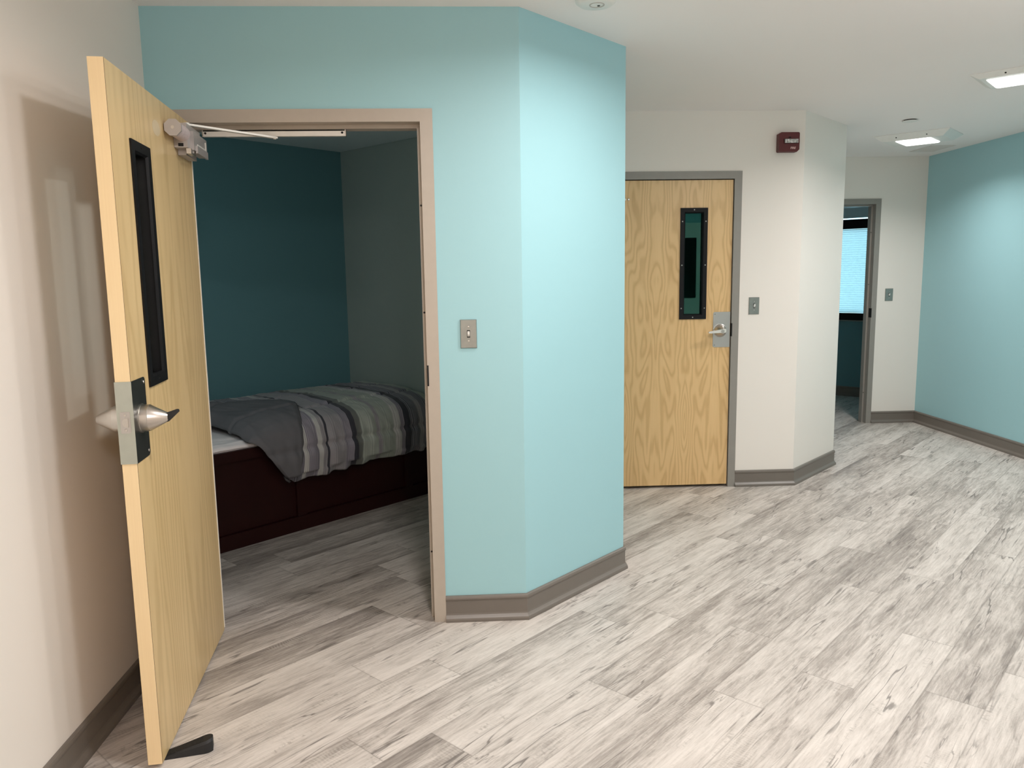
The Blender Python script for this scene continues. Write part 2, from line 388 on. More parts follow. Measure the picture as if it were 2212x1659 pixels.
def line_x(p, d, q, e):
    det = d[0]*(-e[1]) + e[0]*d[1]
    t = ((q[0]-p[0])*(-e[1]) + e[0]*(q[1]-p[1]))/det
    return (p[0]+d[0]*t, p[1]+d[1]*t)
def offsets(pts, th, closed=False):
    """points moved th to the left of travel, mitred"""
    n = len(pts); out = []
    def dn(a, b):
        dx, dy = b[0]-a[0], b[1]-a[1]; L = math.hypot(dx, dy); return (dx/L, dy/L)
    for i in range(n):
        pr = pts[i-1] if (i > 0 or closed) else None
        nx = pts[(i+1) % n] if (i < n-1 or closed) else None
        if pr and nx:
            d1, d2 = dn(pr, pts[i]), dn(pts[i], nx)
            a = (pts[i][0]-d1[1]*th, pts[i][1]+d1[0]*th); b = (pts[i][0]-d2[1]*th, pts[i][1]+d2[0]*th)
            out.append(line_x(a, d1, b, d2) if abs(d1[0]*d2[1]-d1[1]*d2[0]) > 1e-6 else a)
        else:
            d = dn(pr, pts[i]) if pr else dn(pts[i], nx)
            out.append((pts[i][0]-d[1]*th, pts[i][1]+d[0]*th))
    return out
def wall_seg(name, A, B, A2, B2, h, mat, label, openings=(), z0=0.0):
    bm = NB(); L = math.hypot(B[0]-A[0], B[1]-A[1]); d = ((B[0]-A[0])/L, (B[1]-A[1])/L); nrm = (-d[1], d[0])
    th = (A2[0]-A[0])*nrm[0] + (A2[1]-A[1])*nrm[1]
    F = lambda s: (A[0]+d[0]*s, A[1]+d[1]*s); G = lambda s: (A[0]+d[0]*s+nrm[0]*th, A[1]+d[1]*s+nrm[1]*th)
    cur = (A, A2)
    for s0, s1, zb, zt in openings:
        prism(bm, [cur[0], F(s0), G(s0), cur[1]], z0, h)
        if zb > z0: prism(bm, [F(s0), F(s1), G(s1), G(s0)], z0, zb)
        prism(bm, [F(s0), F(s1), G(s1), G(s0)], zt, h)
        cur = (F(s1), G(s1))
    prism(bm, [cur[0], B, B2, cur[1]], z0, h)
    return struct(link(name, bm, mat), label, 'wall')

loop = [(XL, -2.6), P1, P2, P3, Q, P4, P5, S, P6, (XR, 0.75), (1.9, 0.75), (1.9, -2.6)]
lo = offsets(loop, TH, True)
WO = 0.02                                     # frame overlaps the wall by this much
def op(x0, A): return (x0[0]-FW+WO-A[0], x0[1]+FW-WO-A[0], 0.0, DH+FW-WO)
names = [('wall_left', M['cream'], 'cream wall on the left behind the open wooden door', ()),
         ('wall_front', M['teal'], 'pale teal wall with the open bedroom doorway', (op(DO1, P1),)),
         ('wall_front_corner', M['teal'], 'narrow angled pale teal wall face right of the bedroom doorway', ()),
         ('wall_front_return', M['teal'], 'hidden teal return wall beside the closed door', ()),
         ('wall_middle', M['cream'], 'cream wall around the closed wooden door, with the red alarm', (op(DO2, Q),)),
         ('wall_middle_corner', M['cream'], 'narrow angled cream wall face right of the red alarm', ()),
         ('wall_middle_return', M['cream'], 'hidden cream return wall beside the far open doorway', ()),
         ('wall_back', M['cream'], 'cream end wall with the far open doorway', (op(DO3, S),)),
         ('wall_right', M['teal'], 'pale teal wall along the right edge', ()),
         ('wall_rear', M['teal'], 'teal wall out of view right of the camera', ()),
         ('wall_rear_side', M['cream'], 'cream side wall out of view behind the camera', ()),
         ('wall_rear_end', M['cream'], 'cream wall out of view behind the camera', ())]
for i, (nm, mt, lb, ops) in enumerate(names):
    j = (i+1) % len(loop)
    wall_seg(nm, loop[i], loop[j], lo[i], lo[j], HC, mt, lb, ops)

# bedroom behind the first doorway (built on the 45 degree grid)
def tn(t, n): return ((t-n)*R2, (t+n)*R2)
Cc = (-0.969, 6.060)
br = [(-1.345, 3.254), tn(1.35, 4.97), Cc, (0.655, 4.436)]
bo = offsets(br, 0.1)
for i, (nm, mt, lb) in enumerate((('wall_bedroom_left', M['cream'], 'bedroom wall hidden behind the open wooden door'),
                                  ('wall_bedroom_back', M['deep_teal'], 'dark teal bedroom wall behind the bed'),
                                  ('wall_bedroom_right', M['shaded_cream'], 'shadowed grey-cream bedroom wall at the foot of the bed'))):
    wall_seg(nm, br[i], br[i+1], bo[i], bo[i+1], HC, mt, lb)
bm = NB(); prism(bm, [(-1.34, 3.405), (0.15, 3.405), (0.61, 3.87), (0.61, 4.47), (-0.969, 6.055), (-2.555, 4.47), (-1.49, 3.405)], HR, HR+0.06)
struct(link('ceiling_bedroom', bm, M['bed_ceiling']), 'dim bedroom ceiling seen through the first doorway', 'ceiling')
# room behind the closed door
r2 = [(0.58, 5.44), (0.58, 7.0), (2.64, 7.0)]; r2o = offsets(r2, 0.04)
for i, nm in enumerate(('wall_closed_room_left', 'wall_closed_room_back')):
    wall_seg(nm, r2[i], r2[i+1], r2o[i], r2o[i+1], HC, M['deep_teal'], ('left', 'back')[i]+' wall of the dark room behind the closed door')
# far room with the window
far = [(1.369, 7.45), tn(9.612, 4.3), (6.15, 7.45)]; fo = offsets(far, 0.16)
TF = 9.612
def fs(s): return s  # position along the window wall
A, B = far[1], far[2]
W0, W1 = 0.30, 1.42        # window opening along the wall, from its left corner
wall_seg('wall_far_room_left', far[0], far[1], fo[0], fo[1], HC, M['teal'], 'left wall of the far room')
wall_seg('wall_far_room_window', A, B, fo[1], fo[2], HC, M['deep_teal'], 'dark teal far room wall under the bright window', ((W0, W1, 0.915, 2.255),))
bm = NB(); box(bm, 1.2, S[0]-TH, YC, YC+TH, 0, HC); struct(link('wall_far_room_near', bm, M['cream']), 'far room wall left of its doorway', 'wall')
bm = NB(); box(bm, XR+TH, 6.4, YC, YC+TH, 0, HC); struct(link('wall_far_room_near_right', bm, M['cream']), 'far room wall right of its doorway', 'wall')
# floor and ceiling
bm = NB(); box(bm, -3.2, 6.6, -2.9, 10.6, -0.1, 0.0)
struct(link('floor', bm, M['floor']), 'pale grey wood-look plank floor', 'floor')
bm = NB(); box(bm, -3.2, 6.6, -2.9, 10.6, HC, HC+0.1)
struct(link('ceiling', bm, M['ceiling']), 'plain off-white ceiling', 'ceiling')

# baseboards (swept profile: cap, flat band, cove toe)
BP = [(0, 0.116), (0.006, 0.1155), (0.0115, 0.112), (0.0135, 0.106), (0.0135, 0.100), (0.0105, 0.096), (0.0095, 0.090), (0.0095, 0.036), (0.011, 0.029), (0.016, 0.023), (0.0215, 0.017), (0.0235, 0.010), (0.0235, 0.0), (0, 0)]
def baseboard(name, pts, label):
    bm = NB(); lines = []
    for d, z in BP:
        lines.append([bm.verts.new((x, y, z)) for x, y in (offsets(pts, -d) if d > 0 else pts)])
    for a, b in zip(lines, lines[1:]):
        for i in range(len(pts)-1): bm.faces.new((a[i], a[i+1], b[i+1], b[i]))
    for e in (0, -1): bm.faces.new([l[e] for l in lines[:-1]] + [lines[-1][e]])
    return struct(link(name, bm, M['base']), label, 'baseboard')
baseboard('baseboard_left', [(XL, -2.6), P1, (DO1[0]-FW-0.002, YA)], 'dark taupe baseboard along the left cream wall')
baseboard('baseboard_front', [(DO1[1]+FW, YA), P2, P3, Q, (DO2[0]-FW, YB)], 'taupe baseboard wrapping the teal corner right of the first doorway')
baseboard('baseboard_middle', [(DO2[1]+FW, YB), P4, P5, S, (DO3[0]-FW, YC)], 'taupe baseboard wrapping the cream corner right of the closed door')
baseboard('baseboard_right', [(DO3[1]+FW, YC), P6, (XR, 0.75)], 'dark taupe baseboard along the right teal wall')
baseboard('baseboard_far_room', [far[0], far[1], far[2]], 'dark baseboard of the far room under the window')

# ------------------------------------------------------------------ hollow metal door frames
def door_frame(name, xo, y0, mat, label, strike_z, silencers, track=False):
    root = struct(empty(name, (0, 0, 0)), label, 'door frame'); root.location = ((xo[0]+xo[1])/2, y0, 0)
    ox = root.location.x
    x0, x1 = xo[0]-ox, xo[1]-ox; pf, yb = -0.009, TH+0.009; fw = FW
    for sgn, xe, nm in ((-1, x0, 'jamb'), (1, x1, 'jamb')):
        bm = NB(); xo_ = xe+sgn*fw
        for ya_, yb_ in ((pf, 0.0), (TH, yb)):
            prism_axis(bm, [(xe, 0), (xo_, 0), (xo_, DH+fw), (xe, DH)], (0, 0, 0), (1, 0, 0), (0, 0, 1), (0, 1, 0), ya_, yb_)
        xs = sorted((xe, xe+sgn*0.03))
        box(bm, xs[0], xs[1], 0.0, TH, 0, DH)
        xs = sorted((xe+sgn*0.001, xe-sgn*0.016))
        box(bm, xs[0], xs[1], 0.049, 0.106, 0, DH-0.016)
        link(nm, bm, mat, root, bev=0.0009, seg=1)
    bm = NB()
    for ya_, yb_ in ((pf, 0.0), (TH, yb)):
        prism_axis(bm, [(x0, DH), (x1, DH), (x1+fw, DH+fw), (x0-fw, DH+fw)], (0, 0, 0), (1, 0, 0), (0, 0, 1), (0, 1, 0), ya_, yb_)
    box(bm, x0, x1, 0.0, TH, DH, DH+0.03); box(bm, x0, x1, 0.049, 0.106, DH-0.016, DH+0.001)
    link('head', bm, mat, root, bev=0.0009, seg=1)
    bm = NB(); z0, z1 = strike_z
    box(bm, x1-0.0012, x1+0.006, pf-0.0012, 0.034, z0, z1)
    tag(link('strike_recess', bm, M['void'], root), 'black strike recess')
    for z in silencers:
        bm = NB(); lathe(bm, [(0, 0.0042), (0.002, 0.0042), (0.003, 0.003), (0.003, 0)], (x1-0.0085, 0.0492, z), (0, -1, 0), 16)
        link('silencer', bm, M['rubber'], root)
    if track:
        bm = NB(); a, b = -1.086-ox, -0.507-ox
        box(bm, a, b, 0.060, 0.078, DH-0.042, DH-0.017); box(bm, a+0.002, b-0.002, 0.060, 0.092, DH-0.022, DH-0.0165)
        tr = link('closer_track', bm, M['alu'], root, bev=0.002)
        for x in (a+0.012, b-0.014):
            bm = NB(); lathe(bm, [(0, 0.0045), (0.0015, 0.0045), (0.0015, 0)], (x, 0.060, DH-0.029), (0, -1, 0), 14); link('screw', bm, M['void'], tr)
        for x in (a-0.001, b-0.003):
            bm = NB(); box(bm, x, x+0.004, 0.0585, 0.080, DH-0.043, DH-0.0165); link('end_cap', bm, M['steel'], tr, bev=0.001)
    return root
door_frame('trim_1', DO1, YA, M['frame1'], 'light taupe metal frame of the open bedroom doorway', (1.054, 1.142), (1.807, 1.362, 0.304), True)
door_frame('trim_2', DO2, YB, M['frame2'], 'grey metal frame around the closed wooden door', (1.072, 1.162), ())
door_frame('trim_3', DO3, YC, M['frame2'], 'grey-brown metal frame of the far open doorway', (1.05, 1.14), (1.87, 1.37, 0.30))

# ------------------------------------------------------------------ door hardware helpers
def leaf_with_lite(bm, L, th, z0, z1, hole):
    """local x along the leaf, y from 0 (face) to th"""
    a, b, c, d = hole
    box(bm, 0, a, 0, th, z0, z1); box(bm, b, L, 0, th, z0, z1); box(bm, a, b, 0, th, z0, c); box(bm, a, b, 0, th, d, z1)
def lite_frame(bm, a, b, c, d, wd, y0, y1, inner_slope=0.0):
    """flat frame from outer rect (a,b,c,d), width wd, between y0 (outer) and y1, inner edge sloping in"""
    o = [(a, c), (b, c), (b, d), (a, d)]; i = [(a+wd, c+wd), (b-wd, c+wd), (b-wd, d-wd), (a+wd, d-wd)]
    ii = [(x+inner_slope*(1 if k in (0, 3) else -1), z+inner_slope*(1 if k in (0, 1) else -1)) for k, (x, z) in enumerate(i)]
    O = [bm.verts.new((x, y0, z)) for x, z in o]; I = [bm.verts.new((x, y0, z)) for x, z in i]
    O2 = [bm.verts.new((x, y1, z)) for x, z in o]; I2 = [bm.verts.new((x, y1, z)) for x, z in ii]
    for k in range(4):
        j = (k+1) % 4
        bm.faces.new((O[k], O[j], I[j], I[k])); bm.faces.new((I[k], I[j], I2[j], I2[k])); bm.faces.new((O[k], O2[k], O2[j], O[j])); bm.faces.new((O2[k], I2[k], I2[j], O2[j]))

# ------------------------------------------------------------------ the open door
DA = Vector((-1.004, 2.295, 0)); dt = Vector((-0.1, 0.931, 0)).normalized()
DL, DT, DZ0, DZ1 = 0.948, 0.0425, 0.012, 2.128
door = struct(empty('door_1', DA, math.atan2(dt.y, dt.x)), 'pale wooden door standing open at left with narrow black-framed lite', 'door')
# local: x = from free edge to hinge, y = thickness away from the viewer, z up
lite = (0.172, 0.366, 1.182, 1.940)
bm = NB(); leaf_with_lite(bm, DL-0.003, DT, DZ0, DZ1, (lite[0]+0.02, lite[1]-0.02, lite[2]+0.02, lite[3]-0.02))
for v_ in bm.verts:
    if v_.co.x < 0.001: v_.co.x = 0.0032
leaf = link('leaf', bm, M['wood1'], door)
bm = NB(); box(bm, 0.0, 0.0030, 0.0004, DT-0.0004, DZ0, DZ1); tag(link('edge_band', bm, M['edge_wood'], door, bev=0.0006, seg=1), 'paler wooden edge band')
bm = NB(); box(bm, 0.0030, 0.0044, -0.0003, 0.002, DZ0, DZ1); tag(link('glue_line', bm, plain('brown glue line', (0.16, 0.085, 0.035), 0.6), door), 'dark seam beside the edge band')
bm = NB(); box(bm, DL-0.003, DL+0.004, -0.0025, 0.006, DZ0+0.01, DZ1-0.01); link('continuous_hinge', bm, M['alu'], door)
bm = NB()
lite_frame(bm, *lite, 0.030, -0.006, 0.002, 0.006)
lite_frame(bm, *lite, 0.030, DT+0.006, DT-0.002, 0.006)
a, b, c, d = lite
for q in ((a+0.022, a+0.030, c+0.022, d-0.022), (b-0.030, b-0.022, c+0.022, d-0.022), (a+0.022, b-0.022, c+0.022, c+0.030), (a+0.022, b-0.022, d-0.030, d-0.022)):
    box(bm, q[0], q[1], 0.001, DT-0.001, q[2], q[3])
lf = link('lite_frame', bm, M['black'], door)
bm = NB(); box(bm, a+0.024, b-0.024, DT/2-0.003, DT/2+0.003, c+0.024, d-0.024); link('glass', bm, M['pane'], lf)
for z in (c+0.014, d-0.014):
    bm = NB(); lathe(bm, [(0, 0.004), (0.0012, 0.0035), (0.0012, 0)], ((a+b)/2, -0.006, z), (0, -1, 0), 12); link('screw', bm, M['black'], lf)
# wrap-around lock plate
bm = NB(); box(bm, -0.0020, 0.0002, -0.0022, DT+0.0022, 0.977, 1.2225); wrap = tag(link('lock_edge_plate', bm, M['zinc'], door, bev=0.0006, seg=1), 'dull zinc edge plate')
bm = NB(); prism_axis(bm, rounded(-0.0018, 0.128, 0.977, 1.2225, 0.014, 5, (0, 1, 1, 0)), (0, 0, 0), (1, 0, 0), (0, 0, 1), (0, -1, 0), 0.0002, 0.0022)
fp = tag(link('lock_face_plate', bm, plain('dark gunmetal plate', (0.10, 0.105, 0.10), 0.38, 0.9), door), 'dark gunmetal face plate')
for z in (0.993, 1.207):
    bm = NB(); lathe(bm, [(0, 0.0055), (0.0014, 0.005), (0.002, 0)], (0.117, -0.0022, z), (0, -1, 0), 14); link('screw', bm, M['steel'], fp)
bm = NB(); prism_axis(bm, rounded(-0.0018, 0.128, 0.977, 1.2225, 0.014, 5, (0, 1, 1, 0)), (0, 0, 0), (1, 0, 0), (0, 0, 1), (0, 1, 0), DT+0.0002, DT+0.0022)
link('lock_face_plate', bm, M['plate'], door)
bm = NB(); prism_axis(bm, rounded(0.0075, 0.0355, 1.070, 1.134, 0.003, 3), (-0.002, 0, 0), (0, 1, 0), (0, 0, 1), (-1, 0, 0), 0.0, 0.0012)
lp = link('latch_plate', bm, M['plate'], door, bev=0.0004, seg=1)
for z in (1.0795, 1.1245):
    bm = NB(); lathe(bm, [(0, 0.0045), (0.0010, 0.0038), (0.0004, 0)], (-0.0032, 0.0215, z), (-1, 0, 0), 16); link('screw', bm, M['steel'], lp)
bm = NB(); half = [(0.0135, -0.0135)]+[(0.0175+0.0125*math.sin(math.radians(t_*15)), -0.0135*math.cos(math.radians(t_*15))) for t_ in range(13)]+[(0.0135, 0.0135)]
prism_axis(bm, half, (-0.0032, 0, 1.102), (0, 1, 0), (0, 0, 1), (-1, 0, 0), 0, 0.004); link('latch_bolt', bm, M['steel'], lp, bev=0.0008, seg=1)
# conical ligature-resistant knobs
KZ, KX = 1.103, 0.066
def knob(y0, sg):
    bm = NB(); lathe(bm, [(0, 0.0445), (0.004, 0.0445), (0.005, 0.0415), (0.026, 0.0405), (0.0265, 0.0396), (0.0275, 0.0396), (0.076, 0.0138), (0.078, 0.0125), (0.078, 0)], (KX, y0, KZ), (0, sg, 0), 48)
    k_ = link('knob', bm, M['steel'], door, smooth=True)
    try: k_.data.set_sharp_from_angle(angle=math.radians(28))
    except Exception: pass
    return k_
k1 = knob(-0.0022, -1); k2 = knob(DT+0.0022, 1)
bm = NB(); pts = [(0.074, -0.0135), (0.074, 0.0135), (0.102, 0.0225), (0.108, 0.0215), (0.109, 0.0150), (0.079, -0.0130)]
prism_axis(bm, pts, (KX, -0.0022, KZ), (0, -1, 0), (0, 0, 1), (1, 0, 0), -0.008, 0.008); tag(link('thumb_lever', bm, M['rubber'], k1, bev=0.0015), 'black thumb lever')
# closer without its cover: body, spring cylinder with octagonal cap, mounting foot, flat arm
bm = NB()
box(bm, 0.690, 0.900, -0.048, -0.001, 1.995, 2.082)
box(bm, 0.730, 0.945, -0.062, -0.030, 1.992, 2.060)
box(bm, 0.740, 0.900, -0.030, -0.001, 1.975, 2.000)
box(bm, 0.760, 0.930, -0.068, -0.060, 1.985, 2.012)
cl = link('door_closer', bm, M['closer'], door, bev=0.006, seg=3)
bm = NB(); oc = [(0.0305*math.cos(math.radians(22.5+45*i)), 0.0305*math.sin(math.radians(22.5+45*i))) for i in range(8)]
prism_axis(bm, oc, (0.560, -0.032, 2.043), (0, 1, 0), (0, 0, 1), (1, 0, 0), 0.0, 0.012); cap = link('end_cap', bm, M['closer'], cl, bev=0.0015)
bm = NB(); lathe(bm, [(-0.001, 0.006), (0, 0.006)], (0.560, -0.032, 2.043), (1, 0, 0), 16); lathe(bm, [(-0.0022, 0.003), (0, 0.003)], (0.560, -0.032, 2.043), (1, 0, 0), 12); link('cap_screw', bm, M['steel'], cl)
bm = NB(); lathe(bm, [(0.0, 0.027), (0.12, 0.027)], (0.572, -0.032, 2.043), (1, 0, 0), 32); tag(link('spring_cylinder', bm, M['label'], cl, smooth=False), 'spring cylinder wrapped in a pale printed label')
bm = NB(); box(bm, 0.6885, 0.6895, -0.034, -0.016, 1.999, 2.010); link('adjuster_slot', bm, M['void'], cl)
for x_, y_, z_ in ((0.80, -0.0485, 2.004), (0.895, -0.0625, 2.001)):
    bm = NB(); lathe(bm, [(0, 0.006), (0.004, 0.006), (0.005, 0.004), (0.005, 0)], (x_, y_, z_), (0, -1, 0), 16); link('bolt', bm, M['steel'], cl)
bm = NB(); box(bm, 0.865, 0.900, -0.0488, -0.046, 2.035, 2.066); link('side_recess', bm, M['void'], cl)
bm = NB(); box(bm, 0.780, 0.920, -0.0645, -0.060, 2.012, 2.020); box(bm, 0.915, 0.921, -0.0645, -0.060, 1.998, 2.048); link('casting_rib', bm, M['alu'], cl, bev=0.001)
bm = NB(); box(bm, 0.700, 0.770, -0.057, -0.040, 1.975, 1.994); link('adjuster_screw', bm, M['steel'], cl, bev=0.003)
# arm in door coordinates, from the closer spindle to the slider in the head track
inv = door.matrix_basis.inverted()
pa = Vector((0.780, -0.028, 2.092)); pb = inv @ Vector((-0.797, YA+0.066, DH-0.047))
bm = NB(); dv = (pb-pa).normalized(); sd = dv.cross(Vector((0, 0, 1))).normalized(); uv = sd.cross(dv)
prism_axis(bm, [(-0.010, -0.0035), (0.010, -0.0035), (0.010, 0.0035), (-0.010, 0.0035)], pa, sd, uv, dv, -0.012, (pb-pa).length+0.008)
lathe(bm, [(-0.014, 0.011), (0.006, 0.011)], pa, (0, 0, 1), 20); lathe(bm, [(-0.006, 0.006), (0.012, 0.006)], pb, (0, 0, 1), 16)
tag(link('closer_arm', bm, M['alu'], cl, bev=0.001), 'flat metal closer arm reaching to the head track')
# round mark left on the veneer by an older fitting
bm = NB(); lathe(bm, [(0, 0.026), (0.0003, 0.026), (0.0003, 0)], (0.475, 0.0, 2.024), (0, -1, 0), 32)
for v_ in bm.verts: v_.co.x = 0.475+(v_.co.x-0.475)*1.75
link('round_mark', bm, plain('paler worn veneer', (0.66, 0.53, 0.34), 0.4), door)

# rubber wedge under the open door
o = empty('door_wedge', DA+dt*0.060); o.rotation_euler = (0, 0, math.atan2(dt.y, dt.x)+math.radians(9)); tag(o, 'black ribbed rubber wedge jammed under the open wooden door', 'door wedge')
bm = NB()
# local -y points away from the leaf face; thin end under the door
def wz(y): return 0.004 + 0.037*min(1, max(0, (-y+0.03)/0.16))
rows = []
for i in range(31):
    t_ = i/30; y_ = 0.035 - t_*0.172
    hw = 0.017 + 0.010*t_
    if t_ > 0.84:
        q_ = (t_-0.84)/0.16; hw *= math.sqrt(max(0.0, 1-(q_*0.86)**2))
    z_ = wz(y_)
    rows.append([bm.verts.new(p) for p in ((-hw-0.004, y_, 0.0), (-hw-0.001, y_, z_*0.8), (-hw+0.006, y_, z_), (hw-0.006, y_, z_), (hw+0.001, y_, z_*0.8), (hw+0.004, y_, 0.0))])
for A_, B_ in zip(rows, rows[1:]):
    for i in range(6): bm.faces.new((A_[i], A_[(i+1) % 6], B_[(i+1) % 6], B_[i]))
bm.faces.new(rows[0]); bm.faces.new(list(reversed(rows[-1])))
link('wedge_body', bm, M['rubber'], o)
bm = NB()
for i in range(26):
    y_ = 0.004 - i*0.0044; z_ = wz(y_)
    box(bm, -0.016, 0.016, y_-0.0012, y_+0.0012, z_-0.001, z_+0.0012)
link('ribbed_tread', bm, M['rubber'], o)

# ------------------------------------------------------------------ the closed door
d2 = struct(empty('door_2', (DO2[0], YB+0.003, 0)), 'closed wooden door with figured veneer and narrow black-framed lite', 'door')
L2 = DO2[1]-DO2[0]; X2 = lambda x: x-DO2[0]
l2 = (X2(1.416), X2(1.603), 1.194, 1.945)
bm = NB(); leaf_with_lite(bm, L2-0.0055, 0.0445, 0.020, DH-0.006, (l2[0]+0.02, l2[1]-0.02, l2[2]+0.02, l2[3]-0.02))
for v_ in bm.verts:
    if v_.co.x < 0.001: v_.co.x = 0.003
link('leaf', bm, M['wood2'], d2)
bm = NB(); lite_frame(bm, *l2, 0.027, -0.007, 0.003, 0.008); lite_frame(bm, *l2, 0.027, 0.051, 0.042, 0.006)
a, b, c, d = l2
for q in ((a+0.021, a+0.032, c+0.021, d-0.021), (b-0.032, b-0.021, c+0.021, d-0.021), (a+0.021, b-0.021, c+0.021, c+0.032), (a+0.021, b-0.021, d-0.032, d-0.021)):
    box(bm, q[0], q[1], 0.002, 0.043, q[2], q[3])
lf2 = link('lite_frame', bm, M['black'], d2)
bm = NB(); box(bm, a+0.030, b-0.030, 0.018, 0.024, c+0.030, d-0.030); link('glass', bm, M['tinted'], lf2)
for x_, z_ in [((a+b)/2, d-0.013), ((a+b)/2, c+0.013)]+[(x, c+(d-c)*f) for x in (a+0.013, b-0.013) for f in (0.1, 0.49, 0.88)]:
    bm = NB(); lathe(bm, [(0, 0.0045), (0.0015, 0.004), (0.002, 0)], (x_, -0.007, z_), (0, -1, 0), 12); link('screw', bm, M['switch_plate'], lf2)
bm = NB(); prism_axis(bm, rounded(X2(1.655), X2(1.7735), 0.997, 1.2405, 0.012, 4, (1, 0, 0, 1)), (0, 0, 0), (1, 0, 0), (0, 0, 1), (0, -1, 0), 0.0002, 0.0022)
p2 = link('lock_face_plate', bm, M['plate'], d2)
for z_ in (1.012, 1.226):
    bm = NB(); lathe(bm, [(0, 0.005), (0.0014, 0.0045), (0.002, 0)], (X2(1.667), -0.0022, z_), (0, -1, 0), 14); link('screw', bm, M['switch_plate'], p2)
hx, hz = X2(1.703), 1.112
bm = NB(); lathe(bm, [(0, 0.046), (0.006, 0.046), (0.008, 0.043), (0.030, 0.036), (0.062, 0.018), (0.066, 0.012), (0.066, 0)], (hx, -0.0022, hz), (0, -1, 0), 40)
hk = link('lever_rose', bm, M['steel'], d2, smooth=True)
try: hk.data.set_sharp_from_angle(angle=math.radians(28))
except Exception: pass
bm = NB(); prism_axis(bm, [(0.022, 0.017), (0.026, 0.004), (0.022, -0.010), (-0.090, -0.014), (-0.097, -0.010), (-0.097, -0.005), (-0.090, -0.001)], (hx, -0.052, hz+0.0), (1, 0, 0), (0, 0, 1), (0, -1, 0), 0.0, 0.016)
tag(link('lever', bm, plain('bright polished lever', (0.86, 0.83, 0.78), 0.25, 0.6), hk, bev=0.003), 'bright lever arm')
for x_ in (1.037, 1.061):
    bm = NB(); lathe(bm, [(0, 0.0075), (0.003, 0.0072), (0.005, 0.004), (0.0055, 0)], (X2(x_), 0.0, 2.005), (0, -1, 0), 16); link('through_bolt', bm, M['steel'], d2)
# ------------------------------------------------------------------ a door out of view that the lite glass mirrors
d4 = struct(empty('door_3', (2.35, 0.752, 0)), 'pale door out of view in the rear teal wall', 'door')
bm = NB(); box(bm, 0, 0.91, 0.002, 0.040, 0.01, 2.13); link('leaf', bm, M['alu'], d4)
bm = NB(); box(bm, 0.30, 0.49, 0.040, 0.046, 1.19, 1.945); link('lite_frame', bm, M['black'], d4)

# ------------------------------------------------------------------ switches
def make_switch(x, y, z0, z1, wdt, label):
    r = empty('light_switch', (x, y, (z0+z1)/2)); tag(r, label, 'light switch', 'toggle light switches on the corridor walls')
    h = (z1-z0)/2; hw = wdt/2
    bm = NB()
    O = [(-hw, -h), (hw, -h), (hw, h), (-hw, h)]; I = [(p_[0]*0.93, p_[1]*0.958) for p_ in O]
    vo = [bm.verts.new((p_[0], 0.0, p_[1])) for p_ in O]; v1 = [bm.verts.new((p_[0], -0.002, p_[1])) for p_ in O]; vi = [bm.verts.new((p_[0], -0.006, p_[1])) for p_ in I]
    for i in range(4):
        j = (i+1) % 4; bm.faces.new((vo[i], vo[j], v1[j], v1[i])); bm.faces.new((v1[i], v1[j], vi[j], vi[i]))
    bm.faces.new(vi); bm.faces.new(list(reversed(vo)))
    pl = link('cover_plate', bm, M['switch_plate'], r)
    for z in (-0.030, 0.030):
        bm = NB(); lathe(bm, [(0, 0.0035), (0.001, 0.0032), (0.0014, 0)], (0, -0.006, z), (0, -1, 0), 14); link('screw', bm, M['steel'], pl)
    bm = NB(); box(bm, -0.0065, 0.0065, -0.0064, -0.0058, -0.0155, 0.0155); link('toggle_slot', bm, M['void'], r)
    bm = NB()
    vs = [bm.verts.new(p) for p in ((-0.0052, -0.006, -0.011), (0.0052, -0.006, -0.011), (0.0052, -0.006, 0.006), (-0.0052, -0.006, 0.006), (-0.0042, -0.016, -0.0015), (0.0042, -0.016, -0.0015), (0.0042, -0.018, 0.0125), (-0.0042, -0.018, 0.0125))]
    for f in ((0, 1, 2, 3), (4, 7, 6, 5), (0, 4, 5, 1), (1, 5, 6, 2), (2, 6, 7, 3), (3, 7, 4, 0)): bm.faces.new([vs[i] for i in f])
    link('toggle', bm, M['white'], r, bev=0.0012)
    return r
make_switch(-0.0205, YA, 1.211, 1.332, 0.070, 'steel light switch on the pale teal wall beside the bedroom doorway')
make_switch(1.938, YB, 1.220, 1.338, 0.073, 'grey light switch on the cream wall right of the closed wooden door')
make_switch(4.055, YC, 1.209, 1.329, 0.078, 'smallest grey light switch, beside the far open doorway')

# ------------------------------------------------------------------ fire alarm
al = empty('fire_alarm', (2.130, YB, 2.3645)); tag(al, 'dark red fire alarm strobe on the cream wall above the closed door', 'fire alarm')
bm = NB(); hw, hh = 0.070, 0.0635
outl = [(-hw+0.006, -hh), (hw-0.016, -hh), (hw, -hh+0.016), (hw, hh-0.006), (hw-0.006, hh), (-hw+0.016, hh), (-hw, hh-0.010), (-hw, -hh+0.006)]
prism_axis(bm, outl, (0, 0, 0), (1, 0, 0), (0, 0, 1), (0, -1, 0), 0.0005, 0.045); link('housing', bm, M['red'], al, bev=0.007, seg=3)
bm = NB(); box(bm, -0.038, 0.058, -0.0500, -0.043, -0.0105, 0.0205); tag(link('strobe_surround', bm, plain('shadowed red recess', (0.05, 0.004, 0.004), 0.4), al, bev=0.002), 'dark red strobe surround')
bm = NB(); box(bm, -0.033, 0.056, -0.060, -0.048, -0.007, 0.017); tag(link('strobe_lens', bm, M['strobe'], al, bev=0.004), 'clear glassy strobe lens')
bm = NB(); box(bm, -0.004, 0.010, -0.0475, -0.044, 0.026, 0.033); link('sensor_slot', bm, M['void'], al)
cu = bpy.data.curves.new('fire_lettering', 'FONT'); cu.body = 'FIRE'; cu.size = 0.0195; cu.extrude = 0.0006; cu.align_x = 'LEFT'; cu.shear = 0.15; cu.offset = 0.0004
to = bpy.data.objects.new('tmp_text', cu); C.objects.link(to)
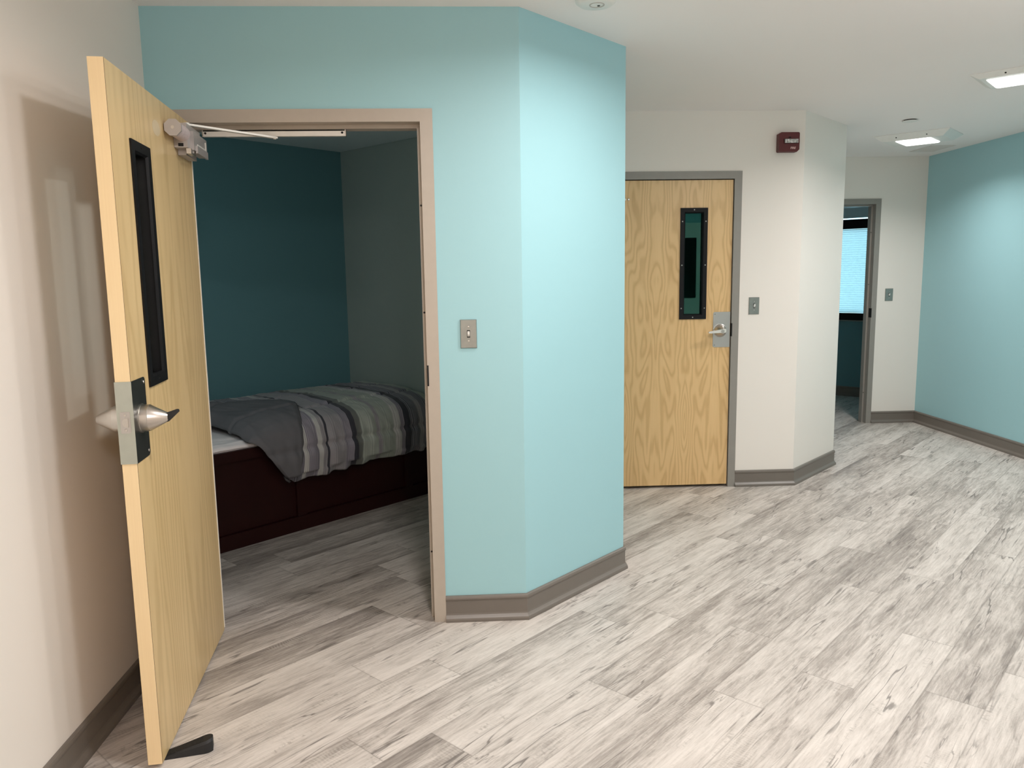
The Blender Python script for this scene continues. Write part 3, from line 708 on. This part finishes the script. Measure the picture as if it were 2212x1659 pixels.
me = bpy.data.meshes.new_from_object(to.evaluated_get(bpy.context.evaluated_depsgraph_get())); bpy.data.objects.remove(to)
t = bpy.data.objects.new('lettering', me); C.objects.link(t); me.materials.clear(); me.materials.append(M['letters']); t.parent = al
t.location = (0.008, -0.0456, -0.045); t.rotation_euler = (math.radians(90), 0, 0); tag(t, 'pale raised word FIRE')

# ------------------------------------------------------------------ ceiling things
sd_ = empty('smoke_detector', (0.506, 3.185, HC)); tag(sd_, 'round white ceiling detector cut by the top edge of the photo', 'smoke detector')
bm = NB(); lathe(bm, [(0, 0.080), (0.008, 0.080), (0.012, 0.077), (0.020, 0.066), (0.022, 0.060), (0.022, 0)], (0, 0, 0), (0, 0, -1), 48); hs = link('housing', bm, M['white'], sd_, smooth=True)
try: hs.data.set_sharp_from_angle(angle=math.radians(35))
except Exception: pass
bm = NB(); lathe(bm, [(0.020, 0.030), (0.0235, 0.030), (0.0245, 0.028), (0.0235, 0.025), (0.020, 0.025)], (0.004, -0.004, 0), (0, 0, -1), 36); link('sensor_ring', bm, plain('grey detector ring', (0.5, 0.49, 0.46), 0.5), sd_)
bm = NB(); lathe(bm, [(0.0215, 0.006), (0.0235, 0.0055), (0.0235, 0)], (0.012, 0.004, 0), (0, 0, -1), 16); link('indicator', bm, M['gap_shade_indicator'], sd_)
sp_ = empty('sprinkler_cover', (3.170, 5.627, HC)); tag(sp_, 'small round white sprinkler cover on the ceiling near the tapered light', 'sprinkler cover')
bm = NB(); lathe(bm, [(0, 0.042), (0.008, 0.042)], (0, 0, 0), (0, 0, -1), 32); link('gap_shade', bm, M['gap_shade_indicator'], sp_)  # dark ring paints the shadow gap above the cover disc
bm = NB(); lathe(bm, [(0.008, 0.052), (0.0105, 0.052), (0.0115, 0.050), (0.0115, 0)], (0, 0, 0), (0, 0, -1), 40); link('cover_disc', bm, M['white'], sp_)
gr = empty('ceiling_grille', (4.12, 6.93, HC)); tag(gr, 'flat grey grille on the ceiling beyond the tapered light', 'ceiling grille')
bm = NB(); box(bm, -0.11, 0.11, -0.175, 0.175, -0.004, -0.0005); g_ = link('grille_plate', bm, M['grille'], gr, bev=0.001)
bm = NB()
for i in range(15): box(bm, -0.095, 0.095, -0.155+i*0.0215, -0.149+i*0.0215, -0.006, -0.003)
link('louver_slats', bm, M['grille'], gr)

def frustum_light(name, cx_, cyy, a, b, tray_a, tray_b, drop, la, lb, label, lens_drop):
    r = empty(name, (cx_, cyy, HC), math.radians(-45)); tag(r, label, 'ceiling light', 'tapered ceiling lights in the corridor')
    bm = NB()
    top = [(-a/2, -b/2), (a/2, -b/2), (a/2, b/2), (-a/2, b/2)]; tr = [(-tray_a/2, -tray_b/2), (tray_a/2, -tray_b/2), (tray_a/2, tray_b/2), (-tray_a/2, tray_b/2)]
    ln = [(-la/2, -lb/2), (la/2, -lb/2), (la/2, lb/2), (-la/2, lb/2)]
    v0 = [bm.verts.new((x, y, -0.0005)) for x, y in top]; v1 = [bm.verts.new((x, y, -0.004)) for x, y in top]
    v2 = [bm.verts.new((x, y, -drop)) for x, y in tr]; v3 = [bm.verts.new((x, y, -drop)) for x, y in ln]; v4 = [bm.verts.new((x, y, -drop+0.012)) for x, y in ln]
    for A_, B_ in ((v0, v1), (v1, v2), (v2, v3), (v3, v4)):
        for i in range(4): bm.faces.new((A_[i], A_[(i+1) % 4], B_[(i+1) % 4], B_[i]))
    bm.faces.new(v0); bm.faces.new(v4)
    link('housing', bm, M['white'], r)
    bm = NB()
    q0 = [bm.verts.new((x*0.99, y*0.99, -drop+0.010)) for x, y in ln]; q1 = [bm.verts.new((x*0.99, y*0.99, -lens_drop+0.006)) for x, y in ln]; q2 = [bm.verts.new((x*0.93, y*0.93, -lens_drop)) for x, y in ln]
    for A_, B_ in ((q0, q1), (q1, q2)):
        for i in range(4): bm.faces.new((A_[i], A_[(i+1) % 4], B_[(i+1) % 4], B_[i]))
    bm.faces.new(q2)
    tag(link('lens', bm, M['lens'], r), 'glowing white lens')
    # screws on the sloping long sides
    for sx in (-1, 1):
        for sgn in (-1, 1):
            yy = sgn*(b/2+tray_b/2)/2; nz = Vector((0, sgn*(drop), -(b-tray_b)/2)).normalized()
            bm = NB(); lathe(bm, [(0, 0.005), (0.0015, 0.005), (0.0015, 0)], Vector((sx*a*0.2, yy, -(drop+0.004)/2)), nz, 12); link('screw', bm, M['void'], r)
    return r
frustum_light('ceiling_light', 3.604, 6.268, 0.555, 0.417, 0.440, 0.315, 0.046, 0.255, 0.285, 'tapered white ceiling light farther away, glowing above the teal wall', 0.056)
frustum_light('ceiling_light', 3.120, 4.300, 0.560, 0.400, 0.480, 0.330, 0.026, 0.430, 0.240, 'glowing ceiling light nearer the camera, cut by the right edge', 0.036)

# ------------------------------------------------------------------ bed (on the 45 degree grid: local x along the bed, y towards the teal wall)
BR = math.radians(45)
NF = 3.997
def bed_root(name): return empty(name, (0, 0, 0), BR)
b_ = bed_root('bed_frame'); tag(b_, 'dark reddish-brown platform bed frame in the dim bedroom', 'bed')
X0, X1, Y0, Y1 = 1.50, 3.575, NF, 4.955
bm = NB(); box(bm, X0, X1, Y0+0.025, Y1, 0.09, 0.50); link('base_cabinet', bm, M['mahogany'], b_)
bm = NB(); box(bm, X0, X1, Y0, Y0+0.03, 0.503, 0.562); link('side_rail', bm, M['mahogany'], b_, bev=0.003)
bm = NB(); box(bm, X0, X1, Y0+0.031, Y1, 0.503, 0.5612); link('deck', bm, M['mahogany'], b_)
bm = NB(); box(bm, X0, X1, Y0+0.002, Y1, 0.0005, 0.088); link('plinth', bm, M['mahogany'], b_, bev=0.003)
for x_ in (1.56, 2.475, 3.315):
    bm = NB(); box(bm, x_, x_+0.065, Y0+0.004, Y0+0.024, 0.090, 0.500); link('stile', bm, M['mahogany'], b_, bev=0.003)
mt = bed_root('mattress'); tag(mt, 'mattress in a pale grey sheet on the dark bed frame', 'mattress')
def cloth_noise(x, y, s, seed=0.0): return noise.noise(Vector((x*s+seed, y*s-seed, seed*0.7)))
bm = NB(); NXm, NYm = 120, 80
def mat_pt(i, j):
    x = X0+0.01+(X1-X0-0.02)*i/NXm
    w_ = j/NYm
    prof = [(Y0+0.020, 0.5625), (Y0+0.012, 0.574), (Y0+0.018, 0.588), (Y0+0.060, 0.600), (Y0+0.16, 0.606), (Y1-0.16, 0.606), (Y1-0.06, 0.602), (Y1-0.045, 0.595), (Y1-0.045, 0.5625)]
    p_ = w_*(len(prof)-1); k_ = min(int(p_), len(prof)-2); f_ = p_-k_
    y = prof[k_][0]*(1-f_)+prof[k_+1][0]*f_; z = prof[k_][1]*(1-f_)+prof[k_+1][1]*f_
    n_ = cloth_noise(x, y+z, 9, 3.1)*0.008 + cloth_noise(x*0.6, (y+z)*2.4, 14, 1.7)*0.008
    if 0 < j < NYm: z += n_; y += -abs(n_)*0.5 if j < 24 else 0
    return (x, y, max(z, 0.5622))
g = [[bm.verts.new(mat_pt(i, j)) for j in range(NYm+1)] for i in range(NXm+1)]
for i in range(NXm):
    for j in range(NYm): bm.faces.new((g[i][j], g[i+1][j], g[i+1][j+1], g[i][j+1]))
bm.faces.new(g[0]); bm.faces.new(list(reversed(g[-1])))
link('sheet', bm, M['sheet'], mt, smooth=True)

# comforter: surface S(t, w); w runs from the front hem up the side and across the top to the back
cf = bed_root('comforter'); tag(cf, 'grey striped comforter on the bed with one corner folded back', 'comforter')
WT = 1.33
def lerp_tab(tab, w_):
    for (a0, b0), (a1, b1) in zip(tab, tab[1:]):
        if w_ <= a1: return b0+(b1-b0)*(w_-a0)/(a1-a0)
    return tab[-1][1]
CPROF = [(0.0, 3.955, 0.335), (0.04, 3.940, 0.365), (0.15, 3.925, 0.475), (0.22, 3.940, 0.555), (0.28, 3.965, 0.630), (0.33, 4.000, 0.672), (0.40, 4.065, 0.700), (0.55, 4.20, 0.722), (0.85, 4.50, 0.738), (1.15, 4.78, 0.730), (1.27, 4.89, 0.712), (1.33, 4.945, 0.690)]
def S_pt(t_, w_, lift=0.0, seed=0.0, amp=1.0):
    y = lerp_tab([(c_[0], c_[1]) for c_ in CPROF], w_); z = lerp_tab([(c_[0], c_[2]) for c_ in CPROF], w_)
    e = 0.02
    y1 = lerp_tab([(c_[0], c_[1]) for c_ in CPROF], min(WT, w_+e)); z1 = lerp_tab([(c_[0], c_[2]) for c_ in CPROF], min(WT, w_+e))
    y0 = lerp_tab([(c_[0], c_[1]) for c_ in CPROF], max(0, w_-e)); z0 = lerp_tab([(c_[0], c_[2]) for c_ in CPROF], max(0, w_-e))
    n_ = Vector((0, -(z1-z0), (y1-y0))).normalized()
    if n_.z < -0.2: n_ = -n_
    hgt = 0.012*cloth_noise(t_, w_, 2.6, seed) + 0.008*cloth_noise(t_*1.3, w_*0.8, 7.0, seed+2) + 0.0045*cloth_noise(t_*2.0+w_, w_*0.7, 15.0, seed+5)
    # gathered vertical folds near the hem, sewn channel line along the side
    hem = max(0.0, 1-w_/0.30)
    hgt += hem*(0.010*math.sin(t_*31+2.0*math.sin(t_*9)) + 0.006*cloth_noise(t_*3, 0.2, 9, 4.4))
    for wc in (0.19, 0.52, 0.86, 1.18):
        hgt -= 0.016*math.exp(-((w_-wc)/0.012)**2)
        hgt += 0.004*math.exp(-((w_-wc)/0.06)**2)*math.sin(t_*85+wc*20)*math.exp(-abs(w_-wc)*10)
    hgt *= amp
    zd = -0.028*max(0.0, (2.95-t_)) if w_ < 0.3 else 0.0     # the hem sags to the left
    zd *= (1-w_/0.3) if w_ < 0.3 else 0
    if w_ > 0.22:
        lf_ = lerp_tab([(0.0, 2.435), (0.05, 2.385), (0.12, 2.33), (0.30, 2.205), (0.70, 2.195), (0.86, 2.12), (1.0, 1.62), (WT, 1.60)], w_)
        zd -= min(1.0, (w_-0.22)/0.12)*0.030*math.exp(-((t_-lf_)/0.13)**2)
    return Vector((t_, y, z+zd*1.2)) + n_*(0.004+lift+hgt)
LEFT = [(0.0, 2.435), (0.05, 2.385), (0.12, 2.33), (0.30, 2.205), (0.70, 2.195), (0.86, 2.12), (1.0, 1.62), (WT, 1.60)]
NT_, NW_ = 190, 110
bm = NB(); g = []
for i in range(NT_+1):
    col = []
    for j in range(NW_+1):
        w_ = WT*j/NW_; a0 = lerp_tab(LEFT, w_); t_ = a0+(3.560-a0)*i/NT_
        col.append(bm.verts.new(S_pt(t_, w_)))
    g.append(col)
for i in range(NT_):
    for j in range(NW_): bm.faces.new((g[i][j], g[i+1][j], g[i+1][j+1], g[i][j+1]))
cover = link('cover', bm, M['comforter'], cf, smooth=True)
so = cover.modifiers.new('thickness', 'SOLIDIFY'); so.thickness = 0.016; so.offset = -1
RIGHT = [(0.0, 2.432), (0.10, 2.458), (0.30, 2.515), (0.48, 2.60), (0.62, 2.66), (0.66, 2.66), (0.80, 2.44), (0.93, 2.22)]
LEFT2 = [(0.0, 2.418), (0.05, 2.370), (0.12, 2.312), (0.30, 2.165), (0.70, 2.150), (0.93, 2.115)]
bm = NB(); g = []; NA_, NB_ = 46, 80
for i in range(NA_+1):
    col = []
    for j in range(NB_+1):
        w_ = 0.93*j/NB_; a0, a1 = lerp_tab(LEFT2, w_), lerp_tab(RIGHT, w_); f_ = i/NA_; t_ = a0+(a1-a0)*f_
        edge = min(1.0, f_*9, (1-f_)*9+0.25)
        p_ = S_pt(t_, w_, 0.006+0.018*edge, 7.0, 0.8)
        p_.z -= 0.050*max(0.0, 1-f_*7.0)**1.5*min(1.0, max(0.0, (w_-0.24)/0.10))
        col.append(bm.verts.new(p_))
    g.append(col)
for i in range(NA_):
    for j in range(NB_): bm.faces.new((g[i][j], g[i+1][j], g[i+1][j+1], g[i][j+1]))
flap = tag(link('folded_corner', bm, M['lining'], cf, smooth=True), 'plain charcoal lining of the folded-back corner')
so = flap.modifiers.new('thickness', 'SOLIDIFY'); so.thickness = 0.012; so.offset = -1

# ------------------------------------------------------------------ far room window and shade
WA = Vector((A[0], A[1], 0)); wd = Vector((R2, -R2, 0)); wn_ = Vector((-R2, -R2, 0))      # along the wall, towards the room
def wroot(name): return empty(name, WA, math.radians(-45))
win = struct(wroot('window_1'), 'dark-framed window in the far room behind a glowing shade', 'window')
# local x along the wall, y away from the room
bm = NB()
for q in ((W0, W0+0.05, 0.915, 2.255), (W1-0.05, W1, 0.915, 2.255), (W0+0.05, W1-0.05, 0.915, 1.000), (W0+0.05, W1-0.05, 1.995, 2.105), (W0+0.05, W1-0.05, 2.246, 2.255)):
    box(bm, q[0], q[1], 0.02, 0.10, q[2], q[3])
link('window_frame', bm, M['black'], win)
bm = NB(); box(bm, W0+0.05, W1-0.05, 0.080, 0.086, 1.0, 2.246); link('pane', bm, M['pane'], win)
bm = NB(); box(bm, W0-0.02, W1+0.02, -0.012, 0.02, 0.905, 0.918); link('sill', bm, M['switch_plate'], win)
sh = wroot('pleated_shade'); tag(sh, 'pale cyan pleated shade glowing in the far room window', 'window shade')
bm = NB(); n_ = 37; z0, z1 = 1.006, 1.990
prev = None
for i in range(n_*2+1):
    z = z0+(z1-z0)*i/(n_*2); y = 0.036+(0.020 if i % 2 else 0.0)
    cur = (bm.verts.new((W0+0.055, y, z)), bm.verts.new((W1-0.055, y, z)))
    if prev: bm.faces.new((prev[0], prev[1], cur[1], cur[0]))
    prev = cur
link('pleated_fabric', bm, M['shade'], sh)
bm = NB(); box(bm, W0+0.02, W1-0.02, -0.060, 0.015, 2.118, 2.236); tag(link('valance', bm, M['valance'], sh, bev=0.003), 'blue-grey valance box above the shade')
